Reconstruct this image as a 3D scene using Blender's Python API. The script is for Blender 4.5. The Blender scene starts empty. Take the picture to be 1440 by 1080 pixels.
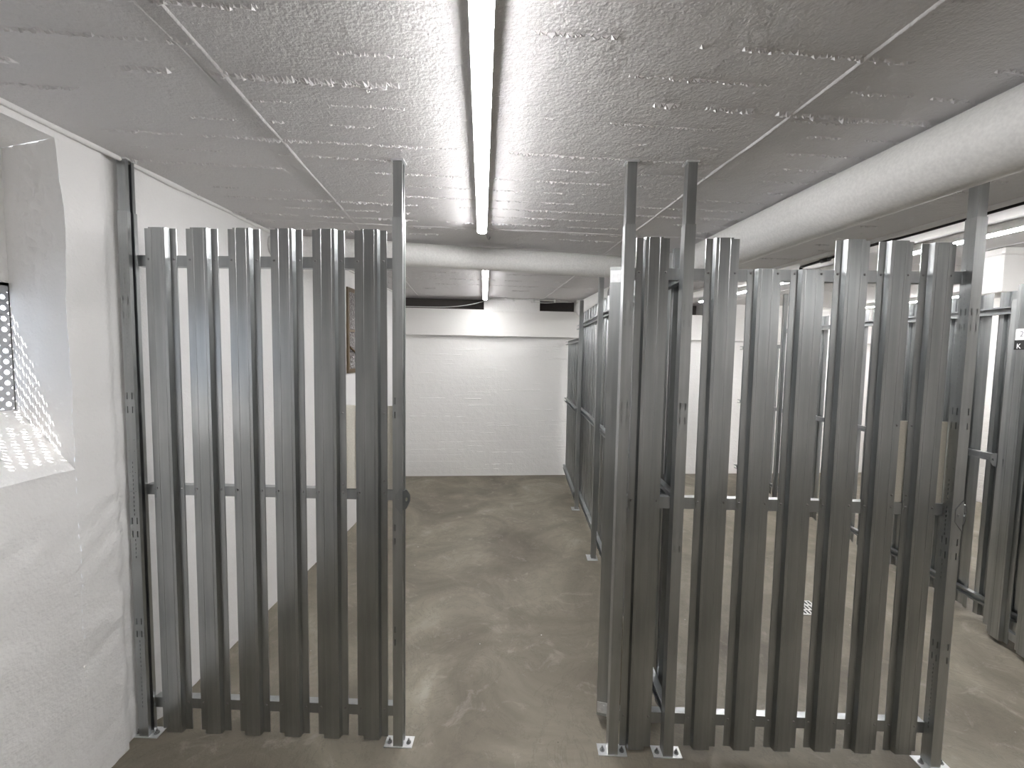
import bpy, math, random
from mathutils import Vector, Matrix, noise
random.seed(7)
S = bpy.context.scene
COL = S.collection
PI = math.pi

# ------------------------------------------------------------------ mesh builder
class MB:
    def __init__(s): s.v=[]; s.f=[]; s.mi=[]; s.sm=[]
    def add(s, verts, faces, mi=0, smooth=False):
        o=len(s.v); s.v += [tuple(p) for p in verts]
        for f in faces:
            s.f.append(tuple(i+o for i in f)); s.mi.append(mi); s.sm.append(smooth)
    def box(s, x0,x1,y0,y1,z0,z1, mi=0):
        v=[(x0,y0,z0),(x1,y0,z0),(x1,y1,z0),(x0,y1,z0),(x0,y0,z1),(x1,y0,z1),(x1,y1,z1),(x0,y1,z1)]
        s.add(v,[(0,3,2,1),(4,5,6,7),(0,1,5,4),(1,2,6,5),(2,3,7,6),(3,0,4,7)],mi)
    def bevbox(s, x0,x1,y0,y1,z0,z1,b,mi=0):
        # box with chamfered vertical edges and a chamfered rim
        def ring(i,z): return [(x0+b+i,y0+i,z),(x1-b-i,y0+i,z),(x1-i,y0+b+i,z),(x1-i,y1-b-i,z),(x1-b-i,y1-i,z),(x0+b+i,y1-i,z),(x0+i,y1-b-i,z),(x0+i,y0+b+i,z)]
        rs=[ring(b*.6,z0),ring(0,z0+b*.6),ring(0,z1-b*.6),ring(b*.6,z1)]
        v=sum(rs,[]); f=[]
        for r in range(3):
            for k in range(8): f.append((r*8+k,r*8+(k+1)%8,r*8+8+(k+1)%8,r*8+8+k))
        f.append(tuple(range(7,-1,-1))); f.append(tuple(range(24,32)))
        s.add(v,f,mi)
    def quad(s,a,b,c,d,mi=0): s.add([a,b,c,d],[(0,1,2,3)],mi)
    def extrude(s, prof, z0, z1, mi=0, axis='z', smooth=False):
        n=len(prof)
        def P(p,z):
            if axis=='z': return (p[0],p[1],z)
            if axis=='x': return (z,p[0],p[1])
            return (p[0],z,p[1])
        v=[P(p,z0) for p in prof]+[P(p,z1) for p in prof]
        f=[(i,(i+1)%n,n+(i+1)%n,n+i) for i in range(n)]
        s.add(v,f,mi,smooth)
        o=len(s.v)-2*n
        s.f += [tuple(range(o+n-1,o-1,-1)), tuple(range(o+n,o+2*n))]; s.mi += [mi,mi]; s.sm += [False,False]
    def strip(s, a, b, z0, z1, mi=0):
        # thin sheet: a = front polyline, b = back polyline (same length), extruded along z; quads only
        n=len(a)
        v=[(p[0],p[1],z0) for p in a]+[(p[0],p[1],z0) for p in b]+[(p[0],p[1],z1) for p in a]+[(p[0],p[1],z1) for p in b]
        f=[]
        for i in range(n-1):
            f.append((i,i+1,2*n+i+1,2*n+i)); f.append((n+i+1,n+i,3*n+i,3*n+i+1))
            f.append((i+1,i,n+i,n+i+1)); f.append((2*n+i,2*n+i+1,3*n+i+1,3*n+i))
        f.append((0,2*n,3*n,n)); f.append((n-1,2*n-1,4*n-1,3*n-1))
        s.add(v,f,mi)
    def tube(s, pts, r, n=10, mi=0, caps=True, smooth=True):
        pts=[Vector(p) for p in pts]; rings=[]
        for i,p in enumerate(pts):
            t=(pts[min(i+1,len(pts)-1)]-pts[max(i-1,0)]).normalized()
            u=t.cross(Vector((0,0,1)))
            if u.length<1e-4: u=Vector((1,0,0))
            u.normalize(); w=t.cross(u)
            rr=r[i] if isinstance(r,(list,tuple)) else r
            rings.append([p+u*math.cos(2*PI*k/n)*rr+w*math.sin(2*PI*k/n)*rr for k in range(n)])
        v=sum(rings,[]); f=[]
        for i in range(len(pts)-1):
            for k in range(n): f.append((i*n+k,i*n+(k+1)%n,(i+1)*n+(k+1)%n,(i+1)*n+k))
        s.add(v,f,mi,smooth)
        if caps:
            o=len(s.v)-len(v)
            s.f += [tuple(range(o+n-1,o-1,-1)), tuple(range(o+len(v)-n,o+len(v)))]; s.mi += [mi,mi]; s.sm += [False,False]
    def sheet(s, O, U, V, us, vs, holes, mi=0):
        # flat sheet with real rectangular holes (u0,u1,v0,v1)
        O,U,V=Vector(O),Vector(U),Vector(V)
        us=sorted(set(round(x,5) for x in list(us)+[h[0] for h in holes]+[h[1] for h in holes]))
        vs=sorted(set(round(x,5) for x in list(vs)+[h[2] for h in holes]+[h[3] for h in holes]))
        idx={}
        vv=[]; ff=[]
        def vi(i,j):
            if (i,j) not in idx: idx[(i,j)]=len(vv); vv.append(O+U*us[i]+V*vs[j])
            return idx[(i,j)]
        for i in range(len(us)-1):
            for j in range(len(vs)-1):
                cu=(us[i]+us[i+1])/2; cv=(vs[j]+vs[j+1])/2
                if any(h[0]<cu<h[1] and h[2]<cv<h[3] for h in holes): continue
                ff.append((vi(i,j),vi(i+1,j),vi(i+1,j+1),vi(i,j+1)))
        s.add(vv,ff,mi)
    def build(s, name, mats, parent=None, loc=None, rotz=None):
        me=bpy.data.meshes.new(name); me.from_pydata(s.v,[],s.f); me.validate()
        for m in (mats if isinstance(mats,(list,tuple)) else [mats]): me.materials.append(m)
        if len(me.polygons)==len(s.f):
            me.polygons.foreach_set('material_index',s.mi); me.polygons.foreach_set('use_smooth',s.sm)
        me.update()
        o=bpy.data.objects.new(name,me); COL.objects.link(o)
        if parent: o.parent=parent
        if loc: o.location=loc
        if rotz is not None: o.rotation_euler=(0,0,rotz)
        return o

def tag(o,label=None,cat=None,group=None,kind=None):
    if label: o['label']=label
    if cat: o['category']=cat
    if group: o['group']=group
    if kind: o['kind']=kind
    return o
def empty(name,loc=(0,0,0),rotz=0):
    o=bpy.data.objects.new(name,None); COL.objects.link(o); o.location=loc; o.rotation_euler=(0,0,rotz); o.empty_display_size=.1
    return o
def struct(o): o['kind']='structure'; return o

# ------------------------------------------------------------------ materials
def nt(name):
    m=bpy.data.materials.new(name); m.use_nodes=True; t=m.node_tree
    return m,t,t.nodes,t.links,t.nodes['Principled BSDF']
def N(ns,ty,**kw):
    n=ns.new(ty)
    for k,v in kw.items():
        if k in n.inputs: n.inputs[k].default_value=v
        else: setattr(n,k,v)
    return n
def ramp(ns,stops):
    r=ns.new('ShaderNodeValToRGB'); e=r.color_ramp.elements
    e[0].position,e[0].color=stops[0][0],(*stops[0][1],1); e[1].position,e[1].color=stops[-1][0],(*stops[-1][1],1)
    for p,c in stops[1:-1]:
        x=e.new(p); x.color=(*c,1)
    return r
def coords(ns,ls,scale=(1,1,1),rot=(0,0,0)):
    tc=ns.new('ShaderNodeTexCoord'); mp=ns.new('ShaderNodeMapping')
    mp.inputs['Scale'].default_value=scale; mp.inputs['Rotation'].default_value=rot
    ls.new(tc.outputs['Object'],mp.inputs['Vector']); return mp.outputs['Vector']

def galv(name,c0,c1,rough=.36,streak=42):
    m,t,ns,ls,b=nt(name)
    v=coords(ns,ls,(streak,streak,1.6)); n1=N(ns,'ShaderNodeTexNoise',Scale=1.0,Detail=4); ls.new(v,n1.inputs['Vector'])
    v2=coords(ns,ls,(7,7,3)); n2=N(ns,'ShaderNodeTexNoise',Scale=1.0,Detail=6); ls.new(v2,n2.inputs['Vector'])
    mx=N(ns,'ShaderNodeMath',operation='ADD'); ls.new(n1.outputs['Fac'],mx.inputs[0]); ls.new(n2.outputs['Fac'],mx.inputs[1])
    hf=N(ns,'ShaderNodeMath',operation='MULTIPLY'); hf.inputs[1].default_value=.5; ls.new(mx.outputs[0],hf.inputs[0])
    r=ramp(ns,[(.36,c0),(.62,c1)]); ls.new(hf.outputs[0],r.inputs[0]); ls.new(r.outputs[0],b.inputs['Base Color'])
    b.inputs['Metallic'].default_value=1
    rr=N(ns,'ShaderNodeMapRange'); rr.inputs[1].default_value=.35; rr.inputs[2].default_value=.65; rr.inputs[3].default_value=rough-.03; rr.inputs[4].default_value=rough+.04
    ls.new(hf.outputs[0],rr.inputs[0]); ls.new(rr.outputs[0],b.inputs['Roughness'])
    return m
GALV=galv('galvanised_sheet',(.31,.325,.328),(.47,.484,.486),.30)
GALV_POST=galv('galvanised_post',(.37,.385,.388),(.52,.535,.535),.38,36)
GALV_RAIL=galv('galvanised_rail',(.32,.335,.342),(.45,.465,.472),.36,34)

def simple(name,c,rough=.5,metal=0.0,bump=0,bscale=80):
    m,t,ns,ls,b=nt(name)
    v=coords(ns,ls,(1,1,1)); n=N(ns,'ShaderNodeTexNoise',Scale=bscale,Detail=5); ls.new(v,n.inputs['Vector'])
    d=tuple(x*.9 for x in c); r=ramp(ns,[(.35,d),(.65,c)]); ls.new(n.outputs['Fac'],r.inputs[0]); ls.new(r.outputs[0],b.inputs['Base Color'])
    b.inputs['Roughness'].default_value=rough; b.inputs['Metallic'].default_value=metal
    if bump:
        bp=N(ns,'ShaderNodeBump',Strength=bump,Distance=.003); ls.new(n.outputs['Fac'],bp.inputs['Height']); ls.new(bp.outputs[0],b.inputs['Normal'])
    return m
ALU=simple('bright_aluminium',(.86,.87,.88),.32,.75)
STEEL=simple('zinc_screw',(.35,.35,.35),.4,.9)
BEIGE=simple('beige_board',(.82,.79,.70),.6,0,.1,200)
DRAINSHADE=simple('drain_shade',(.012,.012,.012),.8)
WHITEPLASTIC=simple('white_plastic',(.78,.78,.76),.4)
BROWN=simple('brown_wood',(.115,.075,.032),.5,0,.3,60)
DARKBROWN=simple('broken_masonry',(.05,.035,.028),.9,0,.8,40)
DARKPIPE=simple('dark_conduit',(.018,.015,.015),.5,.2)
PIPE=simple('white_painted_lagging',(.87,.865,.85),.55,0,.12,110)
BLACK=simple('black_label',(.012,.012,.012),.4)
LABEL=simple('white_label',(.85,.85,.85),.4)
INK=simple('label_ink',(.06,.06,.08),.5)
CAVITY=simple('vent_slot_shade',(.10,.09,.085),.9)  # dark colour stands for the shade inside the vent slots

def lampmat(name,strength):
    m,t,ns,ls,b=nt(name)
    b.inputs['Base Color'].default_value=(.9,.9,.9,1); b.inputs['Emission Color'].default_value=(1,.988,.985,1); b.inputs['Emission Strength'].default_value=strength
    return m
LAMP=lampmat('lit_diffuser',62.0)
LAMPB=lampmat('lit_diffuser_back',30.0)
LAMPR=lampmat('lit_diffuser_side',46.0)

def wallmat(name,c,bump=.35,scale=1,lines=0,brick=False):
    m,t,ns,ls,b=nt(name)
    v=coords(ns,ls)
    big=N(ns,'ShaderNodeTexNoise',Scale=1.3,Detail=4); ls.new(v,big.inputs['Vector'])
    r=ramp(ns,[(.3,tuple(x*.95 for x in c)),(.7,c)]); ls.new(big.outputs['Fac'],r.inputs[0]); ls.new(r.outputs[0],b.inputs['Base Color'])
    b.inputs['Roughness'].default_value=.62
    f=N(ns,'ShaderNodeTexNoise',Scale=95*scale,Detail=3); ls.new(v,f.inputs['Vector'])
    g=N(ns,'ShaderNodeTexNoise',Scale=17*scale,Detail=5,Roughness=.6); ls.new(v,g.inputs['Vector'])
    a=N(ns,'ShaderNodeMath',operation='MULTIPLY_ADD'); a.inputs[1].default_value=2.2; ls.new(g.outputs['Fac'],a.inputs[0]); ls.new(f.outputs['Fac'],a.inputs[2])
    h=a.outputs[0]
    if lines:
        # shuttering-board steps: a different level for every board, with ragged edges
        sp=ns.new('ShaderNodeSeparateXYZ'); ls.new(v,sp.inputs[0])
        w=N(ns,'ShaderNodeTexNoise',Scale=2.2,Detail=3); ls.new(v,w.inputs['Vector'])
        z=N(ns,'ShaderNodeMath',operation='MULTIPLY_ADD'); z.inputs[1].default_value=.02; ls.new(w.outputs['Fac'],z.inputs[0]); ls.new(sp.outputs['Z'],z.inputs[2])
        fz=N(ns,'ShaderNodeMath',operation='MULTIPLY'); fz.inputs[1].default_value=lines; ls.new(z.outputs[0],fz.inputs[0])
        fl=N(ns,'ShaderNodeMath',operation='FLOOR'); ls.new(fz.outputs[0],fl.inputs[0])
        fx=N(ns,'ShaderNodeMath',operation='MULTIPLY_ADD'); fx.inputs[1].default_value=1.55; fx.inputs[2].default_value=.5; ls.new(sp.outputs['X'],fx.inputs[0])
        fxf=N(ns,'ShaderNodeMath',operation='FLOOR'); ls.new(fx.outputs[0],fxf.inputs[0])
        cb=ns.new('ShaderNodeCombineXYZ'); ls.new(fxf.outputs[0],cb.inputs[0]); ls.new(fl.outputs[0],cb.inputs[2])
        wn=N(ns,'ShaderNodeTexWhiteNoise'); ls.new(cb.outputs[0],wn.inputs['Vector'])
        st=N(ns,'ShaderNodeMath',operation='MULTIPLY_ADD'); st.inputs[1].default_value=2.0; ls.new(wn.outputs['Value'],st.inputs[0]); ls.new(h,st.inputs[2]); h=st.outputs[0]
    if brick:
        sp=ns.new('ShaderNodeSeparateXYZ'); ls.new(v,sp.inputs[0]); cb=ns.new('ShaderNodeCombineXYZ'); ls.new(sp.outputs['Y'],cb.inputs[0]); ls.new(sp.outputs['Z'],cb.inputs[1])
        bt=N(ns,'ShaderNodeTexBrick'); bt.inputs['Scale'].default_value=1.0; bt.inputs['Brick Width'].default_value=.25; bt.inputs['Row Height'].default_value=.075; bt.inputs['Mortar Size'].default_value=.009
        ls.new(cb.outputs[0],bt.inputs['Vector'])
        st=N(ns,'ShaderNodeMath',operation='MULTIPLY_ADD'); st.inputs[1].default_value=-2.5; ls.new(bt.outputs['Fac'],st.inputs[0]); ls.new(h,st.inputs[2]); h=st.outputs[0]
    bp=N(ns,'ShaderNodeBump',Strength=bump,Distance=.004); ls.new(h,bp.inputs['Height']); ls.new(bp.outputs[0],b.inputs['Normal'])
    return m
WALL_L=wallmat('old_white_plaster',(.90,.893,.887),.55)
WALL_B=wallmat('white_shuttered_concrete',(.87,.863,.853),.5,1,9.0)
WALL_R=wallmat('white_brick',(.86,.845,.82),.6,1,0,True)
WALL_P=wallmat('white_plain',(.85,.84,.825),.25)
CEIL=wallmat('painted_board_concrete',(.70,.687,.692),.62,1.3)

def floormat():
    m,t,ns,ls,b=nt('worn_concrete_floor')
    v=coords(ns,ls)
    a=N(ns,'ShaderNodeTexNoise',Scale=1.7,Detail=8,Roughness=.62,Distortion=.9); ls.new(v,a.inputs['Vector'])
    r=ramp(ns,[(.30,(.108,.092,.070)),(.47,(.168,.148,.114)),(.60,(.222,.199,.156)),(.74,(.33,.303,.25))]); ls.new(a.outputs['Fac'],r.inputs[0])
    # pale scuffs
    d=N(ns,'ShaderNodeTexNoise',Scale=5.5,Detail=9,Roughness=.7,Distortion=1.6); ls.new(v,d.inputs['Vector'])
    dr=ramp(ns,[(.56,(0,0,0)),(.72,(.6,.6,.6))]); ls.new(d.outputs['Fac'],dr.inputs[0])
    m1=N(ns,'ShaderNodeMixRGB'); m1.inputs['Color2'].default_value=(.34,.315,.275,1); ls.new(dr.outputs[0],m1.inputs['Fac']); ls.new(r.outputs[0],m1.inputs['Color1'])
    # dark pits and white paint specks
    vo=N(ns,'ShaderNodeTexVoronoi',Scale=7.0); ls.new(v,vo.inputs['Vector'])
    sr=ramp(ns,[(.018,(1,1,1)),(.03,(0,0,0))]); ls.new(vo.outputs['Distance'],sr.inputs[0])
    sc=N(ns,'ShaderNodeSeparateColor'); ls.new(vo.outputs['Color'],sc.inputs[0])
    gt=N(ns,'ShaderNodeMath',operation='GREATER_THAN'); gt.inputs[1].default_value=.5; ls.new(sc.outputs[0],gt.inputs[0])
    spc=N(ns,'ShaderNodeMixRGB'); spc.inputs['Color1'].default_value=(.08,.07,.06,1); spc.inputs['Color2'].default_value=(.75,.73,.70,1); ls.new(gt.outputs[0],spc.inputs['Fac'])
    m2=N(ns,'ShaderNodeMixRGB'); ls.new(sr.outputs[0],m2.inputs['Fac']); ls.new(m1.outputs[0],m2.inputs['Color1']); ls.new(spc.outputs[0],m2.inputs['Color2'])
    # fine cracks / trowel swirls
    e=N(ns,'ShaderNodeTexNoise',Scale=3.2,Detail=10,Roughness=.72,Distortion=2.2); ls.new(v,e.inputs['Vector'])
    er=ramp(ns,[(.485,(0,0,0)),(.5,(.45,.45,.45)),(.515,(0,0,0))]); ls.new(e.outputs['Fac'],er.inputs[0])
    m3=N(ns,'ShaderNodeMixRGB'); m3.inputs['Color2'].default_value=(.10,.086,.068,1); ls.new(er.outputs[0],m3.inputs['Fac']); ls.new(m2.outputs[0],m3.inputs['Color1'])
    ls.new(m3.outputs[0],b.inputs['Base Color'])
    b.inputs['Roughness'].default_value=.6
    f=N(ns,'ShaderNodeTexNoise',Scale=120,Detail=3); ls.new(v,f.inputs['Vector'])
    s2=N(ns,'ShaderNodeMath',operation='MULTIPLY_ADD'); s2.inputs[1].default_value=3; ls.new(d.outputs['Fac'],s2.inputs[0]); ls.new(f.outputs['Fac'],s2.inputs[2])
    bp=N(ns,'ShaderNodeBump',Strength=.25,Distance=.003); ls.new(s2.outputs[0],bp.inputs['Height']); ls.new(bp.outputs[0],b.inputs['Normal'])
    return m
FLOOR=floormat()
def glassmat():
    m,t,ns,ls,b=nt('wired_hammered_glass')
    v=coords(ns,ls); n=N(ns,'ShaderNodeTexVoronoi',Scale=75); ls.new(v,n.inputs['Vector'])
    r=ramp(ns,[(.1,(.55,.53,.53)),(.5,(.20,.185,.18))]); ls.new(n.outputs['Distance'],r.inputs[0]); ls.new(r.outputs[0],b.inputs['Base Color'])
    b.inputs['Roughness'].default_value=.15; b.inputs['Metallic'].default_value=.3
    bp=N(ns,'ShaderNodeBump',Strength=.8,Distance=.01); ls.new(n.outputs['Distance'],bp.inputs['Height']); ls.new(bp.outputs[0],b.inputs['Normal'])
    return m
GLASS=glassmat()

# ------------------------------------------------------------------ calibrated layout (metres; X right, Y into the room)
ZC=2.132                     # ceiling
XL=-1.42                     # left wall
XR=4.84                      # right wall
YF=-2.7                      # wall behind the viewer
SK=.116                      # the back wall, seams and lamps run slightly out of square with the cells
def yback(x): return 5.21+SK*x
# ---- floor
m=MB(); m.box(-2.2,XR+.3,YF-.3,6.6,-.12,0); struct(m.build('floor',FLOOR))
# ---- ceiling with cast-in seams and ragged board joints
c=MB(); c.box(-1.75,XR+.3,YF-.3,6.6,ZC,ZC+.2)
def seam(x0,y0,x1,y1,w,h,gap=0):
    L=math.hypot(x1-x0,y1-y0); n=int(L/.02); d=Vector(((x1-x0)/L,(y1-y0)/L)); p=Vector((-d.y,d.x))
    prev=None; vv=[]; ff=[]
    for i in range(n+1):
        s=i*.02; q=Vector((x0,y0))+d*s
        j=noise.noise((s*5,x0*7,1.3)); k=noise.noise((s*11,x0*3,4.1))
        ww=w*(1+.5*j); hh=h*(1+.45*k); q=q+p*(.006*noise.noise((s*2.3,x0,9)))
        a=q-p*ww; b=q-p*ww*.35; c2=q+p*ww*.45; e=q+p*ww
        vv += [(a.x,a.y,ZC+.001),(b.x,b.y,ZC-hh),(c2.x,c2.y,ZC-hh*.8),(e.x,e.y,ZC+.001)]
        if i: o=(i-1)*4; ff += [(o+k2,o+k2+1,o+k2+5,o+k2+4) for k2 in range(3)]
    c.add(vv,ff,0,True)
for xs,w,h in ((-.735,.0070,.0045),(.735,.0075,.005),(2.9,.007,.005)):
    # line through (xs,1.0) along the ceiling direction
    seam(xs+.13*1.6,-.6,xs-SK*4.3-.02,5.3,w,h)
seam(-.70,.1,-.78,1.15,.0035,.0022)
def joint(y0,x0,x1,dens,size):
    x=x0
    while x<x1:
        L=random.uniform(.006,.022)
        keep=noise.noise((x*3.1,y0*17,.5))*.9+noise.noise((x*11,y0*9,2.5))*.7
        if keep>dens:
            n=3; hh=size*random.uniform(.3,1.0)*(1+max(0,keep)); ww=size*random.uniform(.8,1.7)
            y=yj(y0,x)+random.uniform(-.004,.004)
            vv=[(x,y-ww*.6,ZC+.0005),(x+L,y-ww*.7,ZC+.0005),(x+L*.9,y+ww,ZC+.0005),(x+L*.1,y+ww*.8,ZC+.0005),
                (x+L*random.uniform(.2,.5),y-ww*.1,ZC-hh),(x+L*random.uniform(.6,.9),y+ww*.1,ZC-hh*random.uniform(.5,1))]
            c.add(vv,[(0,4,3),(0,1,5,4),(1,2,5),(2,3,4,5)],0,False)
        x+=L*random.uniform(.7,1.1)
def yj(y0,x): return y0+SK*(x+.7)+.006*noise.noise((x*1.7,y0,3))
ys=[.42,.53,.635,.745,.86,.975,1.085,1.19,1.30,1.41,1.52,1.63,1.745,1.86,1.97,2.085,2.2,2.33,2.45,2.7,3.0,3.3,3.6,3.9,4.2,4.5]
for i,y in enumerate(ys):
    strong = abs(y-1.085)<.01
    dens=-.25 if strong else random.choice([-.05,-.15,.05,.0])
    x1=1.75 if y<2.4 else 3.2
    joint(y,-1.42,x1,dens,.011 if strong else random.uniform(.005,.0078))
    if strong:
        joint(y+.012,-.72,.1,.1,.006); joint(y+.03,-1.3,.9,.45,.004)
# a continuous raised lip where the board fields change in front of the crossing pipe
seam(-1.42,2.30-.085,1.05,2.30+.205,.006,.005)
for k in range(1800):   # scattered pimples
    x=random.uniform(-1.4,1.7); y=random.uniform(.4,2.6); r=random.uniform(.0015,.0035)*(2 if random.random()<.06 else 1)
    c.add([(x-r,y-r*.7,ZC+.0004),(x+r,y-r,ZC+.0004),(x+r*.8,y+r,ZC+.0004),(x-r*.9,y+r*.8,ZC+.0004),(x,y,ZC-r*.8)],[(0,1,4),(1,2,4),(2,3,4),(3,0,4)],0,True)
struct(c.build('ceiling',CEIL))

# ---- left wall: hand-trowelled plaster with the deep window niche
def wd(y,z):
    a=noise.noise((y*1.1,z*1.1,3.0))*.010
    u=y*.80+z*.60; v=-y*.60+z*.80       # trowel strokes rise towards the back of the room
    rough=max(0,min(1,(1.55-z)/.35))*max(0,min(1,(2.2-y)/.6))
    b=(noise.noise((u*5,v*22,7.0))*.0055+noise.noise((u*13,v*46,2.0))*.0048)*(.22+rough)
    cc=noise.noise((y*23,z*23,8.0))*.0011
    ch=max(0,min(1,(y-1.475)/.03))*max(0,min(1,(1.62-y)/.04)); ch=ch*ch*(3-2*ch)
    return a*.6+b+cc-.026*ch
NY=1.338; NZ0=1.082; NZ1=2.098; NYs=.45
def grid(f,nu,nv,mb,flip=False,smooth=True,mi=0):
    vv=[f(i/nu,j/nv) for i in range(nu+1) for j in range(nv+1)]; ff=[]
    for i in range(nu):
        for j in range(nv):
            q=(i*(nv+1)+j,(i+1)*(nv+1)+j,(i+1)*(nv+1)+j+1,i*(nv+1)+j+1)
            ff.append(q[::-1] if flip else q)
    mb.add(vv,ff,mi,smooth)
def nedge(z): return NY+.012*noise.noise((z*3.0,1.0,5.0))+.004*noise.noise((z*11,2,5))+(-.012 if z>1.9 else 0)*(z-1.9)/.2
def sedge(y): return NZ0+(.012)*noise.noise((y*3,8,1))
wl=MB()
YB=yback(XL)+.16
def lerp(a,b,t): return a+(b-a)*t
# beyond the niche edge
def g1(u,v):
    z=lerp(0,ZC,v); ys=nedge(min(max(z,NZ0),NZ1)); y=lerp(ys,YB,u); return (XL+wd(y,z),y,z)
grid(g1,190,110,wl,True)
def g2(u,v):
    y=lerp(YF,nedge(NZ0),u); y=lerp(YF,nedge(lerp(0,NZ0,v) if v<.0 else NZ0),u); z=lerp(0,sedge(y),v); return (XL+wd(y,z),y,z)
grid(g2,150,56,wl,True)
# (strip between the two: the vertical seam follows nedge at z<NZ0)
def g3(u,v):
    z=lerp(NZ1,ZC,v); y=lerp(YF,nedge(NZ1),u); return (XL+wd(y,z),y,z)
grid(g3,110,3,wl,True)
def g4(u,v):
    y=lerp(YF,NYs,u); z=lerp(sedge(y),NZ1,v); return (XL+wd(y,z),y,z)
grid(g4,50,30,wl,True)
XW=-1.67; NYi=1.392          # plane of the perforated window panel, inner end of the reveal
def zsill(t,y): return lerp(sedge(y),1.262,t)
def rev(u,v):                # far reveal
    zb=zsill(u,NY); z=lerp(zb,NZ1,v); y0=nedge(z)
    r=(.5-abs(u-.5))*2
    x=lerp(XL+wd(y0,z),XW,u); y=lerp(y0,NYi,u)
    rough=max(0,min(1,(z-1.62)/.18))
    y+= r*(noise.noise((x*9,z*7,1))*.010+noise.noise((x*26,z*19,4))*.014*rough+noise.noise((x*60,z*44,6))*.006*rough)
    return (x,y,z)
grid(rev,40,110,wl,False)
def revn(u,v):
    z=lerp(zsill(u,NYs),NZ1,v); return (lerp(XL+wd(NYs,z),XW,u),NYs-.02*u,z)
grid(revn,8,20,wl,True)
def sill(u,v):
    y=lerp(NYs-.02*v,lerp(nedge(NZ0),NYi,v),u); z=zsill(v,y)+(.5-abs(v-.5))*.014+.003*noise.noise((y*14,v*5,3))*(1-abs(2*v-1))
    return (lerp(XL+wd(y,z),XW,v),y,z)
grid(sill,70,24,wl,True)
def soff(u,v):
    y=lerp(NYs-.02*v,lerp(nedge(NZ1),NYi,v),u); return (lerp(XL+wd(y,NZ1),XW,v),y,NZ1)
grid(soff,40,6,wl,False)
# masonry above the opening, at the back of the niche
WZ0,WZ1=1.262,1.665
wl.box(XW-.02,XW,NYs-.1,NYi+.1,WZ1,ZC)
wl.box(XW-.02,XW,NYs-.1,NYi+.1,.9,WZ0)
wl.box(XW-.02,XW,NYi-.002,NYi+.12,WZ0,WZ1); wl.box(XW-.02,XW,NYs-.1,NYs-.018,WZ0,WZ1)
# plaster bead running along the wall/ceiling joint
pts=[]; rr=[]
for i in range(180):
    y=lerp(-1.0,YB-.05,i/179); pts.append((XL+.006+.004*noise.noise((y*4,1,1)),y,ZC-.004)); rr.append(.010+.005*noise.noise((y*6,3,1)))
wl.tube(pts,rr,8)
struct(wl.build('wall_left',WALL_L))
# perforated panel closing the niche (real holes) and a broken lump below it
w1=empty('window_1',(XW,NYs,WZ0)); struct(w1)
pp=MB(); P=.0345
ny=int((NYi-NYs+.02)/P); nz=int((WZ1-WZ0)/P)
yo=NYi-ny*P-.002-NYs
for i in range(ny):
    for j in range(nz):
        cy=yo+(i+.5)*P; cz=(j+.5)*P+.004; h=P/2; r=.0082*(1 if (i*7+j*13)%5 else .62)
        for xx,fl in ((0,False),(-.003,True)):
            sq=[]; ci=[]
            for k in range(12):
                a=2*PI*k/12; ca,sa=math.cos(a),math.sin(a); mm=max(abs(ca),abs(sa))
                sq.append((xx,cy+h*ca/mm,cz+h*sa/mm)); ci.append((xx,cy+r*ca,cz+r*sa))
            f=[(k,(k+1)%12,12+(k+1)%12,12+k) for k in range(12)]
            pp.add(sq+ci,[q[::-1] for q in f] if fl else f)
        ca=[(x,cy+r*math.cos(2*PI*k/12),cz+r*math.sin(2*PI*k/12)) for x in (0,-.003) for k in range(12)]
        pp.add(ca,[(k,(k+1)%12,12+(k+1)%12,12+k) for k in range(12)])
top=nz*P+.004
pp.box(-.003,0,-.02,NYi-NYs+.01,top,WZ1-WZ0+.01); pp.box(-.003,0,-.02,NYi-NYs+.01,-.01,.0041); pp.box(-.003,0,-.02,yo,0,top)
pp.box(-.003,0,NYi-NYs-.002,NYi-NYs+.01,0,top)
pp.build('perforated_panel',simple('grey_painted_panel',(.45,.46,.48),.5),w1)
lm=MB()
def lump(u,v):
    a=u*2*PI; b=(v-.5)*PI; r=1+.35*noise.noise((math.cos(a)*2,math.sin(a)*2,b*2))
    return (.012+.026*r*math.cos(b)*math.cos(a),.862+.034*r*math.cos(b)*math.sin(a)-.02,.038+.032*r*math.sin(b))
grid(lump,14,9,lm); lm.build('broken_frame_lump',DARKBROWN,w1)

# ---- back wall, downstand beam with vent slots above it, return parts
wb=MB()
def bq(x0,x1,z0,z1,off=0,mi=0,d=.25):
    v=[(x0,yback(x0)-off,z0),(x1,yback(x1)-off,z0),(x1,yback(x1)-off+d,z0),(x0,yback(x0)-off+d,z0),(x0,yback(x0)-off,z1),(x1,yback(x1)-off,z1),(x1,yback(x1)-off+d,z1),(x0,yback(x0)-off+d,z1)]
    return v
BF=[(0,3,2,1),(4,5,6,7),(0,1,5,4),(1,2,6,5),(2,3,7,6),(3,0,4,7)]
wb.add(bq(-2.2,XR+.3,0,1.70,-.06),BF)
for x0,x1 in ((-2.2,-1.44),(-.47,.185),(.62,1.9),(2.2,XR+.3)):
    wb.add(bq(x0,x1,1.97,ZC,.012),BF)
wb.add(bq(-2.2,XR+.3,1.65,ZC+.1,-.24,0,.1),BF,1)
for k in range(7):   # a few proud board edges on the left half of the wall
    z=.10+k*.125+random.uniform(-.02,.02); x0=-1.40; x1=-.70+random.uniform(-.03,.03)
    wb.add(bq(x0,x1,z,z+random.uniform(.03,.09),-.06+.0025*random.uniform(.5,1.3),0,.01),BF)
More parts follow.
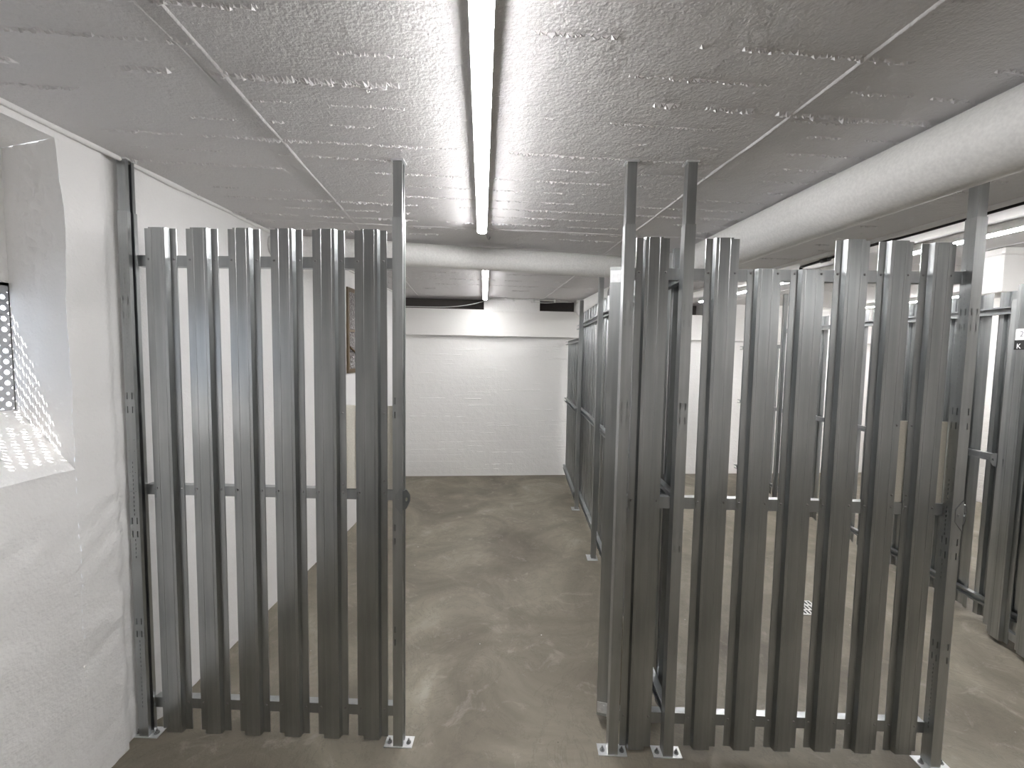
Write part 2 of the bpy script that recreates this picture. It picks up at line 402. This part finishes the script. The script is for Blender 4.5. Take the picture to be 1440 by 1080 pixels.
for k in range(70):
    z=random.uniform(.08,1.6); x0=random.uniform(-1.4,.4); L=random.uniform(.08,.5) if x0>-.75 else random.uniform(.2,.6)
    h=random.uniform(.003,.006); dd=random.uniform(.003,.007); n=max(4,int(L/.03)); vv=[]; ff=[]
    for i in range(n+1):
        x=x0+L*i/n; zz=z+.004*noise.noise((x*6,z*9,1)); q=dd*max(0.05,.5+noise.noise((x*14,z*5,2)))
        yy=yback(x)+.0605
        vv += [(x,yy,zz-h),(x,yy-q,zz-h*.2),(x,yy-q*.8,zz+h*.4),(x,yy,zz+h*1.5)]
        if i: o=(i-1)*4; ff += [(o+r,o+r+1,o+r+5,o+r+4) for r in range(3)]
    wb.add(vv,ff,0,False)
struct(wb.build('wall_back',[WALL_B,CAVITY]))
bm=MB(); bm.add(bq(-2.2,XR+.3,1.687,1.992,0,0,.3),BF); struct(bm.build('trim_1',WALL_P))
wr=MB(); wr.box(XR,XR+.25,YF-.3,6.4,0,ZC); struct(wr.build('wall_right',WALL_R))
wf=MB(); wf.box(-2.2,XR+.25,YF-.25,YF,0,ZC); struct(wf.build('wall_front',WALL_P))

# wooden awning window high on the left wall of the cell
w2=empty('window_2',(XL,3.49,1.30)); struct(w2)
fr=MB(); L=1.0; H=.69; t=.034
fr.box(-.005,.012,0,t,0,H); fr.box(-.005,.012,L-t,L,0,H); fr.box(-.005,.012,t,L-t,0,t); fr.box(-.005,.012,t,L-t,H-t,H)
fr.build('window_frame',BROWN,w2)
mu=MB(); mu.box(.004,.011,t,L-t,.335,.355); mu.build('glazing_bar',BROWN,w2)
sb=MB(); sb.tube([(.012,.04,.21),(.016,.35,.10)],.008,8); sb.build('window_stay',BROWN,w2)
for z0,z1 in ((t,.335),(.355,H-t)):
    g=MB(); g.box(.003,.006,t,L-t,z0,z1); g.build('window_pane',GLASS,w2)

# short square downstand from the ceiling and a cable duct in the bay beyond the second cell
cl=MB(); cl.bevbox(2.735,2.885,2.62,2.80,1.875,2.095,.012); cl.bevbox(2.73,2.945,2.61,2.81,2.09,ZC,.010); struct(cl.build('trim_2',WALL_P))
dk=MB()
dk.box(0,XR-2.92-.01,0,.10,0,.06); dk.box(.1,.14,-.005,.105,-.008,.065); dk.box(.7,.74,-.005,.105,-.008,.065)
for xx in (.35,1.3): dk.box(xx,xx+.03,.04,.06,.059,ZC-2.012-.0005)
o=dk.build('cable_duct',simple('grey_duct',(.20,.20,.205),.5),None,(2.92,3.0,2.012)); tag(o,'dark grey cable duct under the ceiling to the right of the white downstand','cable duct')

# ------------------------------------------------------------------ slats, rails, posts
W=.116; FL=.024; WB=.005; HT=.017; TH=.0012
def slat_lines():
    f=[(-.058,.003),(-.0572,0),(-.034,0),(-.029,-HT),(-.0195,-HT),(-.0185,-HT+.0009),(-.0175,-HT),(.0175,-HT),(.0185,-HT+.0009),(.0195,-HT),(.029,-HT),(.034,0),(.0572,0),(.058,.003)]
    b=[]
    for i,p in enumerate(f):
        a=Vector(f[max(i-1,0)]); d=Vector(f[min(i+1,len(f)-1)])-a; d.normalize(); n=Vector((-d.y,d.x))
        b.append((p[0]+n.x*TH,p[1]+n.y*TH))
    return f,b
SF,SB=slat_lines()
slat_mesh={}
def slat(parent,x,z0,z1,screws=(),mat=GALV):
    key=(round(z1-z0,3),mat.name)
    if key not in slat_mesh:
        m=MB(); m.strip(SF,SB,0,z1-z0)
        o=m.build('slat',mat,parent,(x,0,z0)); slat_mesh[key]=o.data
    else:
        o=bpy.data.objects.new('slat',slat_mesh[key]); COL.objects.link(o); o.parent=parent; o.location=(x,0,z0)
    for sx,sz in screws: screw(o,sx,-.0002,sz-z0)
    return o
sc_mesh=[None]
def screw(parent,x,y,z):
    if sc_mesh[0] is None:
        m=MB(); n=10; vv=[]; 
        for r,yy in ((.0042,0),(.0042,-.0012),(.003,-.0028),(.0012,-.0034)): vv += [(r*math.cos(2*PI*k/n),yy,r*math.sin(2*PI*k/n)) for k in range(n)]
        ff=[(i*n+k,i*n+(k+1)%n,(i+1)*n+(k+1)%n,(i+1)*n+k) for i in range(3) for k in range(n)]+[tuple(range(3*n,4*n))]
        m.add(vv,ff,0,True); o=m.build('screw',STEEL,parent,(x,y,z)); sc_mesh[0]=o.data
    else:
        o=bpy.data.objects.new('screw',sc_mesh[0]); COL.objects.link(o); o.parent=parent; o.location=(x,y,z)
def rail(parent,x0,x1,z0,z1,y0=.0016,d=.028,mat=GALV_RAIL):
    t=.0018; l=.008; m=MB()
    # C channel, web against the slats, open to the back
    a=[(y0+d,z0+l),(y0+d,z0),(y0,z0),(y0,z1),(y0+d,z1),(y0+d,z1-l)]
    b=[(y0+d-t,z0+l),(y0+d-t,z0+t),(y0+t,z0+t),(y0+t,z1-t),(y0+d-t,z1-t),(y0+d-t,z1-l)]
    n=6; vv=[]
    for xx in (x0,x1): vv += [(xx,p[0],p[1]) for p in a]+[(xx,p[0],p[1]) for p in b]
    ff=[]
    for i in range(n-1):
        ff += [(i,i+1,2*n+i+1,2*n+i),(n+i+1,n+i,3*n+i,3*n+i+1),(i+1,i,n+i,n+i+1),(2*n+i,2*n+i+1,3*n+i+1,3*n+i)]
    ff += [(0,2*n,3*n,n),(n-1,2*n-1,4*n-1,3*n-1)]
    m.add(vv,ff); return m.build('rail',mat,parent)
def panel(name,label,cat,loc,rotz,slats,rails,rx,screws=True,group=None,extra={}):
    e=empty(name,loc,rotz); tag(e,label,cat,'slatted fences of the storage cells')
    for z0,z1 in rails: rail(e,rx[0],rx[1],z0,z1)
    for i,(x,z0,z1) in enumerate(slats):
        sc=[]
        if screws:
            for a,b in rails:
                zc=(a+b)/2+.006
                if z0<zc<z1: sc += [(-.046,zc),(.046,zc)]
        sc += extra.get(i,[])
        slat(e,x,z0,z1,sc)
    return e

YPN=1.560
RL=[(.095,.135),(.930,.968),(1.766,1.805)]
RR=[(.105,.147),(.925,.967),(1.740,1.780)]
LX=[-1.3035,-1.1530,-1.0010,-.8480,-.6975,-.5465]
pl=panel('slatted_fence','galvanised steel fence panel of six slats against the white plaster wall','fence panel',(0,YPN,0),0,
      [(x,.012,1.899) for x in LX],RL,(-1.3915,-.466),extra={5:[(.046,1.25),(.046,1.0)],4:[(.046,1.25),(.046,.985)]})
pc=panel('slatted_fence','narrow steel fence panel with a single slat between two posts beside the doorway','fence panel',(0,YPN,0),0,
      [(.4445,.012,1.882)],RR,(.376,.539))
RXS=[.6835,.8305,.9790,1.1255,1.2715,1.4150]
pr=panel('slatted_fence','galvanised steel fence panel with two shortened slats among six, right of the doorway','fence panel',(0,YPN,0),0,
      [(RXS[0],.022,1.882),(RXS[1],.026,1.779),(RXS[2],.028,1.779),(RXS[3],.032,1.881),(RXS[4],.032,1.878),(RXS[5],.034,1.873)],RR,(.578,1.500),
      extra={4:[(.046,1.245),(.046,.995)],5:[(-.046,1.245),(-.046,.995)]})

SLOTS=[1.64,1.588,1.30,1.25,.84,.79,.457,.408]
def post(label,x,y,side_slots=False,fine=False,split=1.94,w=.036,d=.040,plates=((-1,1),),hasp=None,lean=(0,0)):
    e=empty('fence_post',(x,y,0)); tag(e,label,'fence post','galvanised posts of the front fence')
    m=MB(); H=split; lip=.0135
    holes=[]
    for z in SLOTS:
        holes += [(.24*w-.0019,.24*w+.0019,z-.012,z+.012),(.74*w-.0019,.74*w+.0019,z-.012,z+.012)]
    sh=[(u*d-.0019,u*d+.0019,z-.012,z+.012) for z in SLOTS for u in (.3,.7)] if side_slots else []
    fh=[]
    if fine:
        for z0,z1 in ((1.36,1.60),(1.665,1.80),(.70,.78),(.86,1.06),(.12,.38)):
            z=z0
            while z<z1: fh.append((.5*w-.0012,.5*w+.0012,z,z+.008)); z+=.016
        for z in (1.90,1.86,1.82,1.70,1.655,1.56,1.45,1.40,1.14,1.10,1.02,.95):
            fh.append((.22*w-.0012,.22*w+.0012,z-.0016,z+.0016)); fh.append((.78*w-.0012,.78*w+.0012,z-.0016,z+.0016))
    front = holes+(fh if fine=='front' else [])
    left = sh+([(h[0]*d/w,h[1]*d/w,h[2],h[3]) for h in fh] if fine=='side' else [])
    m.sheet((0,0,0),(1,0,0),(0,0,1),[0,w],[0,H],front)                 # front
    m.sheet((0,d,0),(0,-1,0),(0,0,1),[0,d],[0,H],[(d-h[1],d-h[0],h[2],h[3]) for h in left])  # left
    m.sheet((w,d,0),(-1,0,0),(0,0,1),[0,w],[0,H],[])                   # back
    m.quad((w,0,0),(w,lip,0),(w,lip,H),(w,0,H)); m.quad((w,d-lip,0),(w,d,0),(w,d,H),(w,d-lip,H))   # lips of the open side
    m.quad((w,lip,0),(w-.012,lip,0),(w-.012,lip,H),(w,lip,H)); m.quad((w-.012,d-lip,0),(w,d-lip,0),(w,d-lip,H),(w-.012,d-lip,H))
    m.build('outer_channel',GALV_POST,e)
    i=MB(); a=.0022; t=.0014; zt=ZC-.006
    A=[(w-a,lip+.001),(w-a,a),(a,a),(a,d-a),(w-a,d-a),(w-a,d-lip-.001)]
    B=[(w-a-t,lip+.001),(w-a-t,a+t),(a+t,a+t),(a+t,d-a-t),(w-a-t,d-a-t),(w-a-t,d-lip-.001)]
    i.strip(A,B,1.35,zt); i.build('extension_channel',GALV,e)
    hp=MB(); hp.box(-.004,w+.004,-.002,d+.004,zt,ZC-.0005); hp.build('head_plate',ALU,e)
    b=MB(); b.box(-.0345,w+.0345 if plates!='left' else w,-.004,d+.006,.0005,.0035)
    bp=b.build('base_plate',ALU,e)
    for bx in (-.018,w+.018):
        n=MB(); n.tube([(bx,d*.45,.0035),(bx,d*.45,.0055)],.009,14); n.tube([(bx,d*.45,.0055),(bx,d*.45,.0115)],.0062,6,smooth=False); n.tube([(bx,d*.45,.0115),(bx,d*.45,.019)],.0032,8)
        n.build('anchor_bolt',STEEL,bp)
    return e
def hasp(parent,x,y,z,ang,foot=True):
    # bent lug plate with a real padlock eye; ang = direction of the lug in the ground plane
    ux,uy=math.cos(ang),math.sin(ang); nx,ny=-uy*.003,ux*.003
    pr=[(0,.056),(.006,.054),(.038,.014),(.038,-.014),(.006,-.050),(0,-.056)]; n=len(pr); ec=.020
    def pt(p,k): return (x+ux*p[0]+nx*k,y+uy*p[0]+ny*k,z+p[1])
    ring=[];eye=[]
    for k in range(12):
        a=2*PI*k/12; ca,sa=math.cos(a),math.sin(a); best=None
        for i in range(n):
            p,q=pr[i],pr[(i+1)%n]; ex,ey=q[0]-p[0],q[1]-p[1]; det=ex*sa-ey*ca
            if abs(det)<1e-9: continue
            rx,ry=p[0]-ec,p[1]; tt=(ex*ry-ey*rx)/det; u=(ca*ry-sa*rx)/det
            if tt>0 and -1e-6<=u<=1+1e-6 and (best is None or tt<best): best=tt
        ring.append((ec+ca*best,sa*best)); eye.append((ec+.007*ca,.0075*sa))
    m=MB(); o=[]
    for k in (0,1): o += [pt(p,k) for p in ring]+[pt(p,k) for p in eye]
    f=[]
    for k in range(12):
        k2=(k+1)%12
        f += [(k,k2,12+k2,12+k),(24+k2,24+k,36+k,36+k2),(k2,k,24+k,24+k2),(12+k,12+k2,36+k2,36+k)]
    m.add(o,f)
    if foot:
        q=[(0,.056),(-.026,.022),(-.026,-.022),(0,-.056)]
        m.extrude([(x+p[0],z+p[1]) for p in q],y-.0026,y-.0002,0,'y')
        m.tube([(x-.015,y-.0026,z),(x-.015,y-.005,z)],.005,10)
    return m.build('hasp',GALV_RAIL,parent)
YP=1.529
pA=post('galvanised post standing against the white plaster wall at the far left',-1.429,YP,fine='front',split=1.95)
pB=post('galvanised post on the left side of the open doorway, with a lock hasp',-.4600,YP,split=1.937)
hasp(pB,.0365,0,.94,math.radians(62))
pC=post('galvanised post on the right side of the open doorway, where the door is hinged',.339,YP,split=1.92)
pD=post('galvanised post where the cell divider meets the front fence',.541,YP,split=1.922)
pE=post('perforated galvanised post at the right end of the front fence, with a lock hasp',1.502,YP,side_slots=True,fine='side',split=1.955)
hasp(pE,.0365,0,.937,math.radians(30))

# beige guard boards behind the slats beside the locks
def guard(label,x0,x1,z0,z1):
    m=MB(); m.bevbox(0,x1-x0,0,.006,0,z1-z0,.0012); o=m.build('lock_guard_board',BEIGE,None,(x0,1.566,z0)); tag(o,label,'guard board','beige boards beside the locks'); return o
guard('beige guard board behind the last slats of the left fence panel',-.700,-.468,.9685,1.277)
guard('beige guard board behind the last slats of the right fence panel',1.300,1.499,.9675,1.260)

# ------------------------------------------------------------------ divider between the two cells (slats on the far side of the rails)
def run(y0,y1,pitch=.152): 
    n=int((y1-y0)/pitch); return [y0+pitch*(i+.5) for i in range(n)]
DX=.585
R90=PI/2
DR=[(.100,.142),(.925,.967),(1.742,1.782)]
panel('divider_fence','tall divider fence panel running back from the front fence, close to the open door','fence panel',(DX,0,0),R90,
      [(y,.02,1.895) for y in run(1.64,3.16)],DR,(1.60,3.19),False)
panel('divider_fence','tall divider fence panel in the middle of the cell side, between two slim posts','fence panel',(DX,0,0),R90,
      [(y,.02,1.895) for y in run(3.20,4.60,.15)],DR,(3.195,4.63),False)
panel('divider_fence','low divider fence panel in the far corner by the back wall','fence panel',(DX-.048,0,0),R90,
      [(y,.02,1.62) for y in run(4.20,5.27,.152)],[(.100,.142),(.925,.967),(1.598,1.638)],(4.20,5.30),False)
def dpost(label,x,y,zt=2.125,w=.034):
    e=empty('divider_post',(x,y,0)); tag(e,label,'fence post','slim posts of the cell dividers')
    m=MB(); t=.0016
    A=[(0,.012),(0,0),(w,0),(w,w),(0,w),(0,w-.012)]; B=[(t,.012),(t,t),(w-t,t),(w-t,w-t),(t,w-t),(t,w-.012)]
    m.strip(A,B,.003,zt); m.build('channel',GALV_POST,e)
    b=MB(); b.box(-.03,w+.012,-.03,w+.03,.0005,.003); b.build('base_plate',ALU,e)
    return e
dpost('slim post of the cell divider nearer the doorway',.519,3.10)
dpost('slim post of the cell divider nearer the back wall',.519,4.12,1.985)
# second divider, beyond the right-hand cell
GX0,GY0,GX1,GY1=2.625,1.55,2.70,5.5
ga=math.atan2(GY1-GY0,GX1-GX0); 
def gpos(y): return (GX0+(y-GY0)*(GX1-GX0)/(GY1-GY0),y,0)
panel('divider_fence','long galvanised divider panel on the far side of the right-hand cell','fence panel',gpos(1.55),ga,
      [(s,.02,1.86) for s in run(.078,2.99)],[(.105,.145),(.925,.965),(1.735,1.775)],(0,3.02),False)
panel('divider_fence','low divider panel at the back of the right-hand cell','fence panel',gpos(4.62),ga,
      [(s,.02,1.62) for s in run(.04,.82)],[(.105,.145),(.925,.965),(1.580,1.620)],(.005,.86),False)
for y,l in ((3.2,'slim post of the far divider behind the middle slats of the right fence'),(4.5,'slim post of the far divider close to the back wall')):
    g=gpos(y); dpost(l,g[0]-.07,y)

# ------------------------------------------------------------------ the two open doors
def door(label,hx,hy,ang,length,zs,xs,zlo=.05,zhi=1.80,dp=.032):
    # local x runs along the leaf from the hinge stile; slats on local -y
    e=empty('fence_door',(hx,hy,0),ang); tag(e,label,'fence door','open doors of the storage cells')
    for a in (0,length-.04):
        m=MB(); t=.0016
        A=[(a,.012+.0016),(a,.0016),(a+.04,.0016),(a+.04,dp),(a,dp),(a,dp-.010)]; B=[(a+t,.0136),(a+t,.0016+t),(a+.04-t,.0016+t),(a+.04-t,dp-t),(a+t,dp-t),(a+t,dp-.010)]
        if a==0: A=[(length-p[0]-(length-.04),p[1]) for p in A]; B=[(length-p[0]-(length-.04),p[1]) for p in B]
        m.strip(A,B,zlo,zhi); m.build('stile',GALV_POST,e)
    for z0,z1 in ((zlo,zlo+.04),(.925,.965),(zhi-.04,zhi)): rail(e,.0405,length-.0405,z0,z1)
    ss=[]
    for x in xs: ss.append(slat(e,x,zs[0],zs[1]))
    return e,ss
# cell 1: hinged on the doorway's right post, swung in beyond a right angle
def leafdir(hx,hy,tx,ty): return math.atan2(ty-hy,tx-hx)
# leaf frame is mirrored by building along the free-end direction and facing slats to -X
a1=leafdir(.357,1.645,.522,2.392)
e1,_=door('steel slatted door swung open into the left cell, seen edge-on beside the doorway',.357,1.645,a1,.765,(.02,1.885),[.080,.233,.385,.537,.690],dp=.042)
for z in (1.765,.085):
    m=MB(); m.box(-.0025,-.0005,.004,.040,z-.022,z+.022); m.box(-.016,-.0005,.000,.0035,z-.022,z+.022)
    m.tube([(-.0025,.014,z+.010),(-.005,.014,z+.010)],.003,8); m.tube([(-.0025,.030,z-.010),(-.005,.030,z-.010)],.003,8)
    m.build('hinge_bracket',ALU,e1)
a2=leafdir(2.540,2.370,2.435,1.515)
e2,s2=door('steel slatted door of the right-hand cell, standing open with a number sticker on a slat',2.540,2.370,a2,.86,(.02,1.87),[.085,.237,.390,.542,.694,.80])
hasp(e2,0,.002,.95,PI,False)
def textmesh(txt,size):
    cu=bpy.data.curves.new('t','FONT'); cu.body=txt; cu.size=size; cu.align_x='CENTER'; cu.align_y='CENTER'; cu.extrude=.0003
    o=bpy.data.objects.new('t',cu); COL.objects.link(o); dg=bpy.context.evaluated_depsgraph_get(); dg.update()
    me=bpy.data.meshes.new_from_object(o.evaluated_get(dg)); vs=[tuple(v.co) for v in me.vertices]; fs=[tuple(p.vertices) for p in me.polygons]
    bpy.data.objects.remove(o); return vs,fs
def sticker(parent,x,z,w,h,bg,fg,txt,size,dx,dz):
    m=MB(); m.box(x,x+w,-HT-.0007,-HT-.0001,z,z+h,0)
    vs,fs=textmesh(txt,size)
    m.add([(x+w/2+v[0]+dx,-HT-.0009-v[2],z+h/2+v[1]+dz) for v in vs],fs,1)
    return m.build('number_sticker',[bg,fg],parent)
sticker(s2[0],-.027,1.588-.02,.062,.055,LABEL,INK,'2',.040,.0,0)['label']='white sticker with the number 2'
sticker(s2[0],-.030,1.538-.02,.060,.048,BLACK,LABEL,'K',.036,-.006,-.007)['label']='black sticker with a white letter K'

# ------------------------------------------------------------------ pipes
def PX(y): return 1.235-.1165*(y-.5)
bp_=empty('drain_pipe',(PX(-1.0),-1.0,2.03)); tag(bp_,'thick white lagged pipe running along the ceiling to the back wall','pipe')
def rel(o,p): return Vector(p)-o.location
m=MB(); pts=[rel(bp_,(PX(y)+.003*noise.noise((y,1,1)),y,2.023+.004*noise.noise((y*.8,4,1)))) for y in [-1.0+i*.1 for i in range(63)]]
m.tube(pts,.095,40); m.build('lagging',PIPE,bp_)
for y in (3.92,):
    m=MB(); m.tube([rel(bp_,(PX(y-.03),y-.03,2.023)),rel(bp_,(PX(y+.03),y+.03,2.023))],.100,36); m.build('pipe_collar',simple('grey_rubber_collar',(.30,.30,.30),.6),bp_)
cp=empty('branch_pipe',(-1.42,2.48,2.055)); tag(cp,'white pipe crossing the left cell below the ceiling, ending at the thick pipe','pipe')
m=MB(); A=Vector((-1.425,2.48,2.058)); B=Vector((.87,2.867,2.030)); m.tube([rel(cp,A.lerp(B,i/20)) for i in range(21)],.0675,32); m.build('lagging',PIPE,cp)
m=MB(); q=A.lerp(B,.37); m.tube([rel(cp,q+Vector((.003*math.cos(i),.0685*math.sin(i*.52+PI*.5+1.57)*1.0,.0685*math.cos(i*.52+PI*.5+1.57)))) for i in range(13)],.002,6); m.build('pipe_strap',WHITEPLASTIC,cp)
# thin rising pipe parts: wires and conduits
def wire(label,name,pts,r,mat,cat='cable',clips=()):
    o0=Vector(pts[0]); e=empty(name,o0); tag(e,label,cat)
    P=[Vector(p) for p in pts]; Q=[]
    for i in range(len(P)-1):
        p0=P[max(i-1,0)];p1=P[i];p2=P[i+1];p3=P[min(i+2,len(P)-1)]
        for k in range(8):
            t=k/8; Q.append(.5*((2*p1)+(p2-p0)*t+(2*p0-5*p1+4*p2-p3)*t*t+(3*p1-p0-3*p2+p3)*t**3))
    Q.append(P[-1]); m=MB(); m.tube([p-o0 for p in Q],r,8); m.build('cable_sheath',mat,e)
    for c_ in clips:
        m=MB(); x,y,z=Vector(c_)-o0; m.bevbox(x-.012,x+.012,y-.008,y+.012,z-.016,z+.014,.003); m.build('cable_clip',WHITEPLASTIC,e)
    return e
def yb(x,o=.03): return yback(x)-o
wire('thin white cable sagging across the left vent slot from the lamp','power_cable',[(-.43,yb(-.43,.05),2.095),(-.62,yb(-.62),2.045),(-.85,yb(-.85),2.012),(-1.1,yb(-1.1),2.003),(-1.38,yb(-1.38),2.002)],.0042,WHITEPLASTIC)
wire('white cable clipped under the ceiling along the back wall','power_cable',[(-.40,yb(-.40,.05),2.105),(-.2,yb(-.2),2.118),(.0,yb(0),2.118),(.3,yb(.3),2.116),(.52,yb(.52),2.112)],.006,WHITEPLASTIC,'cable',
     [(-.12,yb(-.12),2.116),(.12,yb(.12),2.116),(.36,yb(.36),2.113)])
wire('thin cable below the clipped one in front of the right vent slot','power_cable',[(.08,yb(.08),2.092),(.25,yb(.25),2.085),(.40,yb(.40),2.096),(.56,yb(.56),2.10)],.004,WHITEPLASTIC)
wire('short white cable from the lamp end to the crossing pipe','power_cable',[(-.218,2.31,2.115),(-.215,2.40,2.118),(-.205,2.46,2.10),(-.2,2.52,2.13)],.004,WHITEPLASTIC)

# ------------------------------------------------------------------ lamps
def lamp(label,x0,y0,x1,y1,mat,w=.047,group=None,z=ZC):
    L=math.hypot(x1-x0,y1-y0); a=math.atan2(y1-y0,x1-x0)
    e=empty('ceiling_lamp',(x0,y0,z),a); tag(e,label,'lamp','lit tube lamps on the ceiling')
    b=MB(); b.box(0,L,-w*.5,w*.5,-.040,-.0005); b.build('lamp_base',WHITEPLASTIC,e)
    d=MB(); pr=[(w*.485*math.cos(t),-.0405+.0105*-math.sin(t)) for t in [PI*k/12 for k in range(13)]]
    pr=[(p[0],p[1]) for p in pr]
    d.extrude(pr,.012,L-.012,0,'x',True); d.build('diffuser',mat,e)
    for x in (0,L-.0118):
        c2=MB(); c2.extrude([(p[0]*1.06,p[1]-.0005) for p in pr],x,x+.0116,0,'x'); c2.build('end_cap',simple('lamp_cap',(.75,.75,.73),.4),e)
    return e
lamp('long lit tube lamp on the ceiling above the doorway, nearest the viewer',-.078,.74,-.222,2.275,LAMP)
lamp('added fill lamp on the ceiling behind the viewer, outside the picture',2.78,-2.3,2.58,-.50,LAMPB)  # added fill lamp, brightens the fronts of the slats
lamp('lit tube lamp on the ceiling of the left cell behind the crossing pipe',-.284,3.20,-.445,4.99,LAMPB)
lamp('bright tube lamp on the ceiling at the right edge, above the open cell door',2.42,.95,2.205,2.80,LAMPR)
lamp('lit tube lamp on the ceiling at the back of the right-hand cell',2.17,3.10,1.95,4.95,LAMPR)
lamp('lit tube lamp on the ceiling in the far right bay beyond the divider',4.17,3.75,3.97,5.45,LAMPR)
lamp('lit tube lamp of the far right bay, nearer the viewer',4.42,1.6,4.22,3.4,LAMPR)
# white board the right-hand lamps hang beside, with a dark conduit along its edge
tb=empty('ceiling_board',(2.085,.9,ZC)); tag(tb,'white board fixed to the ceiling alongside the right-hand lamps','board')
m=MB(); v=[]
for z in (-.022,-.0005):
    v += [(0,0,z),(.19,0,z),(.19-.165*1.0-.31,3.9,z),(-.165-.31,3.9,z)]
m.add(v,BF); m.build('board_panel',WALL_P,tb)
cnd=wire('dark conduit on the ceiling along the edge of the white board','conduit',[(2.035,.9,2.108),(1.98,1.83,2.108),(1.945,2.32,2.108),(1.905,2.55,2.105),(1.895,3.10,2.102)],.0085,DARKPIPE,'conduit')
m=MB(); m.tube([(1.895-2.035,3.10-.9,-.006),(1.895-2.035,3.10-.9,-.13)],.010,10); m.build('conduit_drop',DARKPIPE,cnd)
for y,x in ((2.42,1.928),(2.86,1.897)):
    m=MB(); m.tube([(x-2.035+.004,y-.9-.03,-.005),(x-2.035-.004,y-.9+.03,-.006)],.016,12); m.build('conduit_coupling',DARKPIPE,cnd)

for y,x in ((1.25,2.012),(2.05,1.968),(3.0,1.896)):
    m=MB(); m.box(x-2.035-.012,x-2.035+.012,y-.9-.008,y-.9+.008,.004,ZC-2.108-.0005); m.build('pipe_clip',DARKPIPE,cnd)
# ------------------------------------------------------------------ slotted floor drain in the right-hand cell
g=empty('floor_drain_grate',(1.62,2.47,0)); tag(g,'white slotted drain grate set in the floor behind the right fence','drain')
m=MB(); hol=[]
for r in range(3):
    for k in range(6): hol.append((.018+k*.022,.028+k*.022,.012+r*.048,.012+r*.048+.034))
m.sheet((0,0,.004),(1,0,0),(0,1,0),[0,.15],[0,.15],hol)
for a,b_ in (((0,0),(.15,0)),((.15,0),(.15,.15)),((.15,.15),(0,.15)),((0,.15),(0,0))): m.quad((*a,0.0005),(*b_,0.0005),(*b_,.004),(*a,.004))
m.build('grate_plate',WHITEPLASTIC,g)
m=MB(); m.box(.004,.146,.004,.146,.0006,.0016); m.build('drain_shade_plate',DRAINSHADE,g)  # thin black plate, its colour stands for the shade under the grate

# ------------------------------------------------------------------ light
wd_=bpy.data.worlds.new('World'); S.world=wd_; wd_.use_nodes=True
bg=wd_.node_tree.nodes['Background']; bg.inputs[0].default_value=(.80,.88,1.0,1); bg.inputs[1].default_value=2.0
sun=bpy.data.lights.new('sun','SUN'); sun.energy=20; sun.angle=math.radians(.53); sun.color=(1,.97,.93)
so=bpy.data.objects.new('sun',sun); COL.objects.link(so)
so.rotation_euler=Vector((.40,.42,-.94)).to_track_quat('-Z','Y').to_euler()

# ------------------------------------------------------------------ camera (fitted to the photograph)
Rm=[[0.9995307248690338,0.0181839413435387,-0.02465105109318045],[0.02580458342287099,-0.06619684838122687,0.9974728571438748],[0.016506166034423037,-0.9976408780425989,-0.06663501287788916]]
cam=bpy.data.cameras.new('camera'); cam.sensor_width=36; cam.lens=615/1440*36; cam.clip_start=.02
co=bpy.data.objects.new('camera',cam); COL.objects.link(co)
M=Matrix.Identity(4)
for r in range(3):
    M[r][0]=Rm[r][0]; M[r][1]=-Rm[r][1]; M[r][2]=-Rm[r][2]
M[2][3]=1.47; co.matrix_world=M
S.camera=co
S.view_settings.view_transform='Standard'; S.view_settings.look='None'; S.view_settings.gamma=1; S.view_settings.exposure=1.25; S.view_settings.use_curve_mapping=False
S.cycles.max_bounces=10; S.cycles.diffuse_bounces=6; S.cycles.glossy_bounces=5
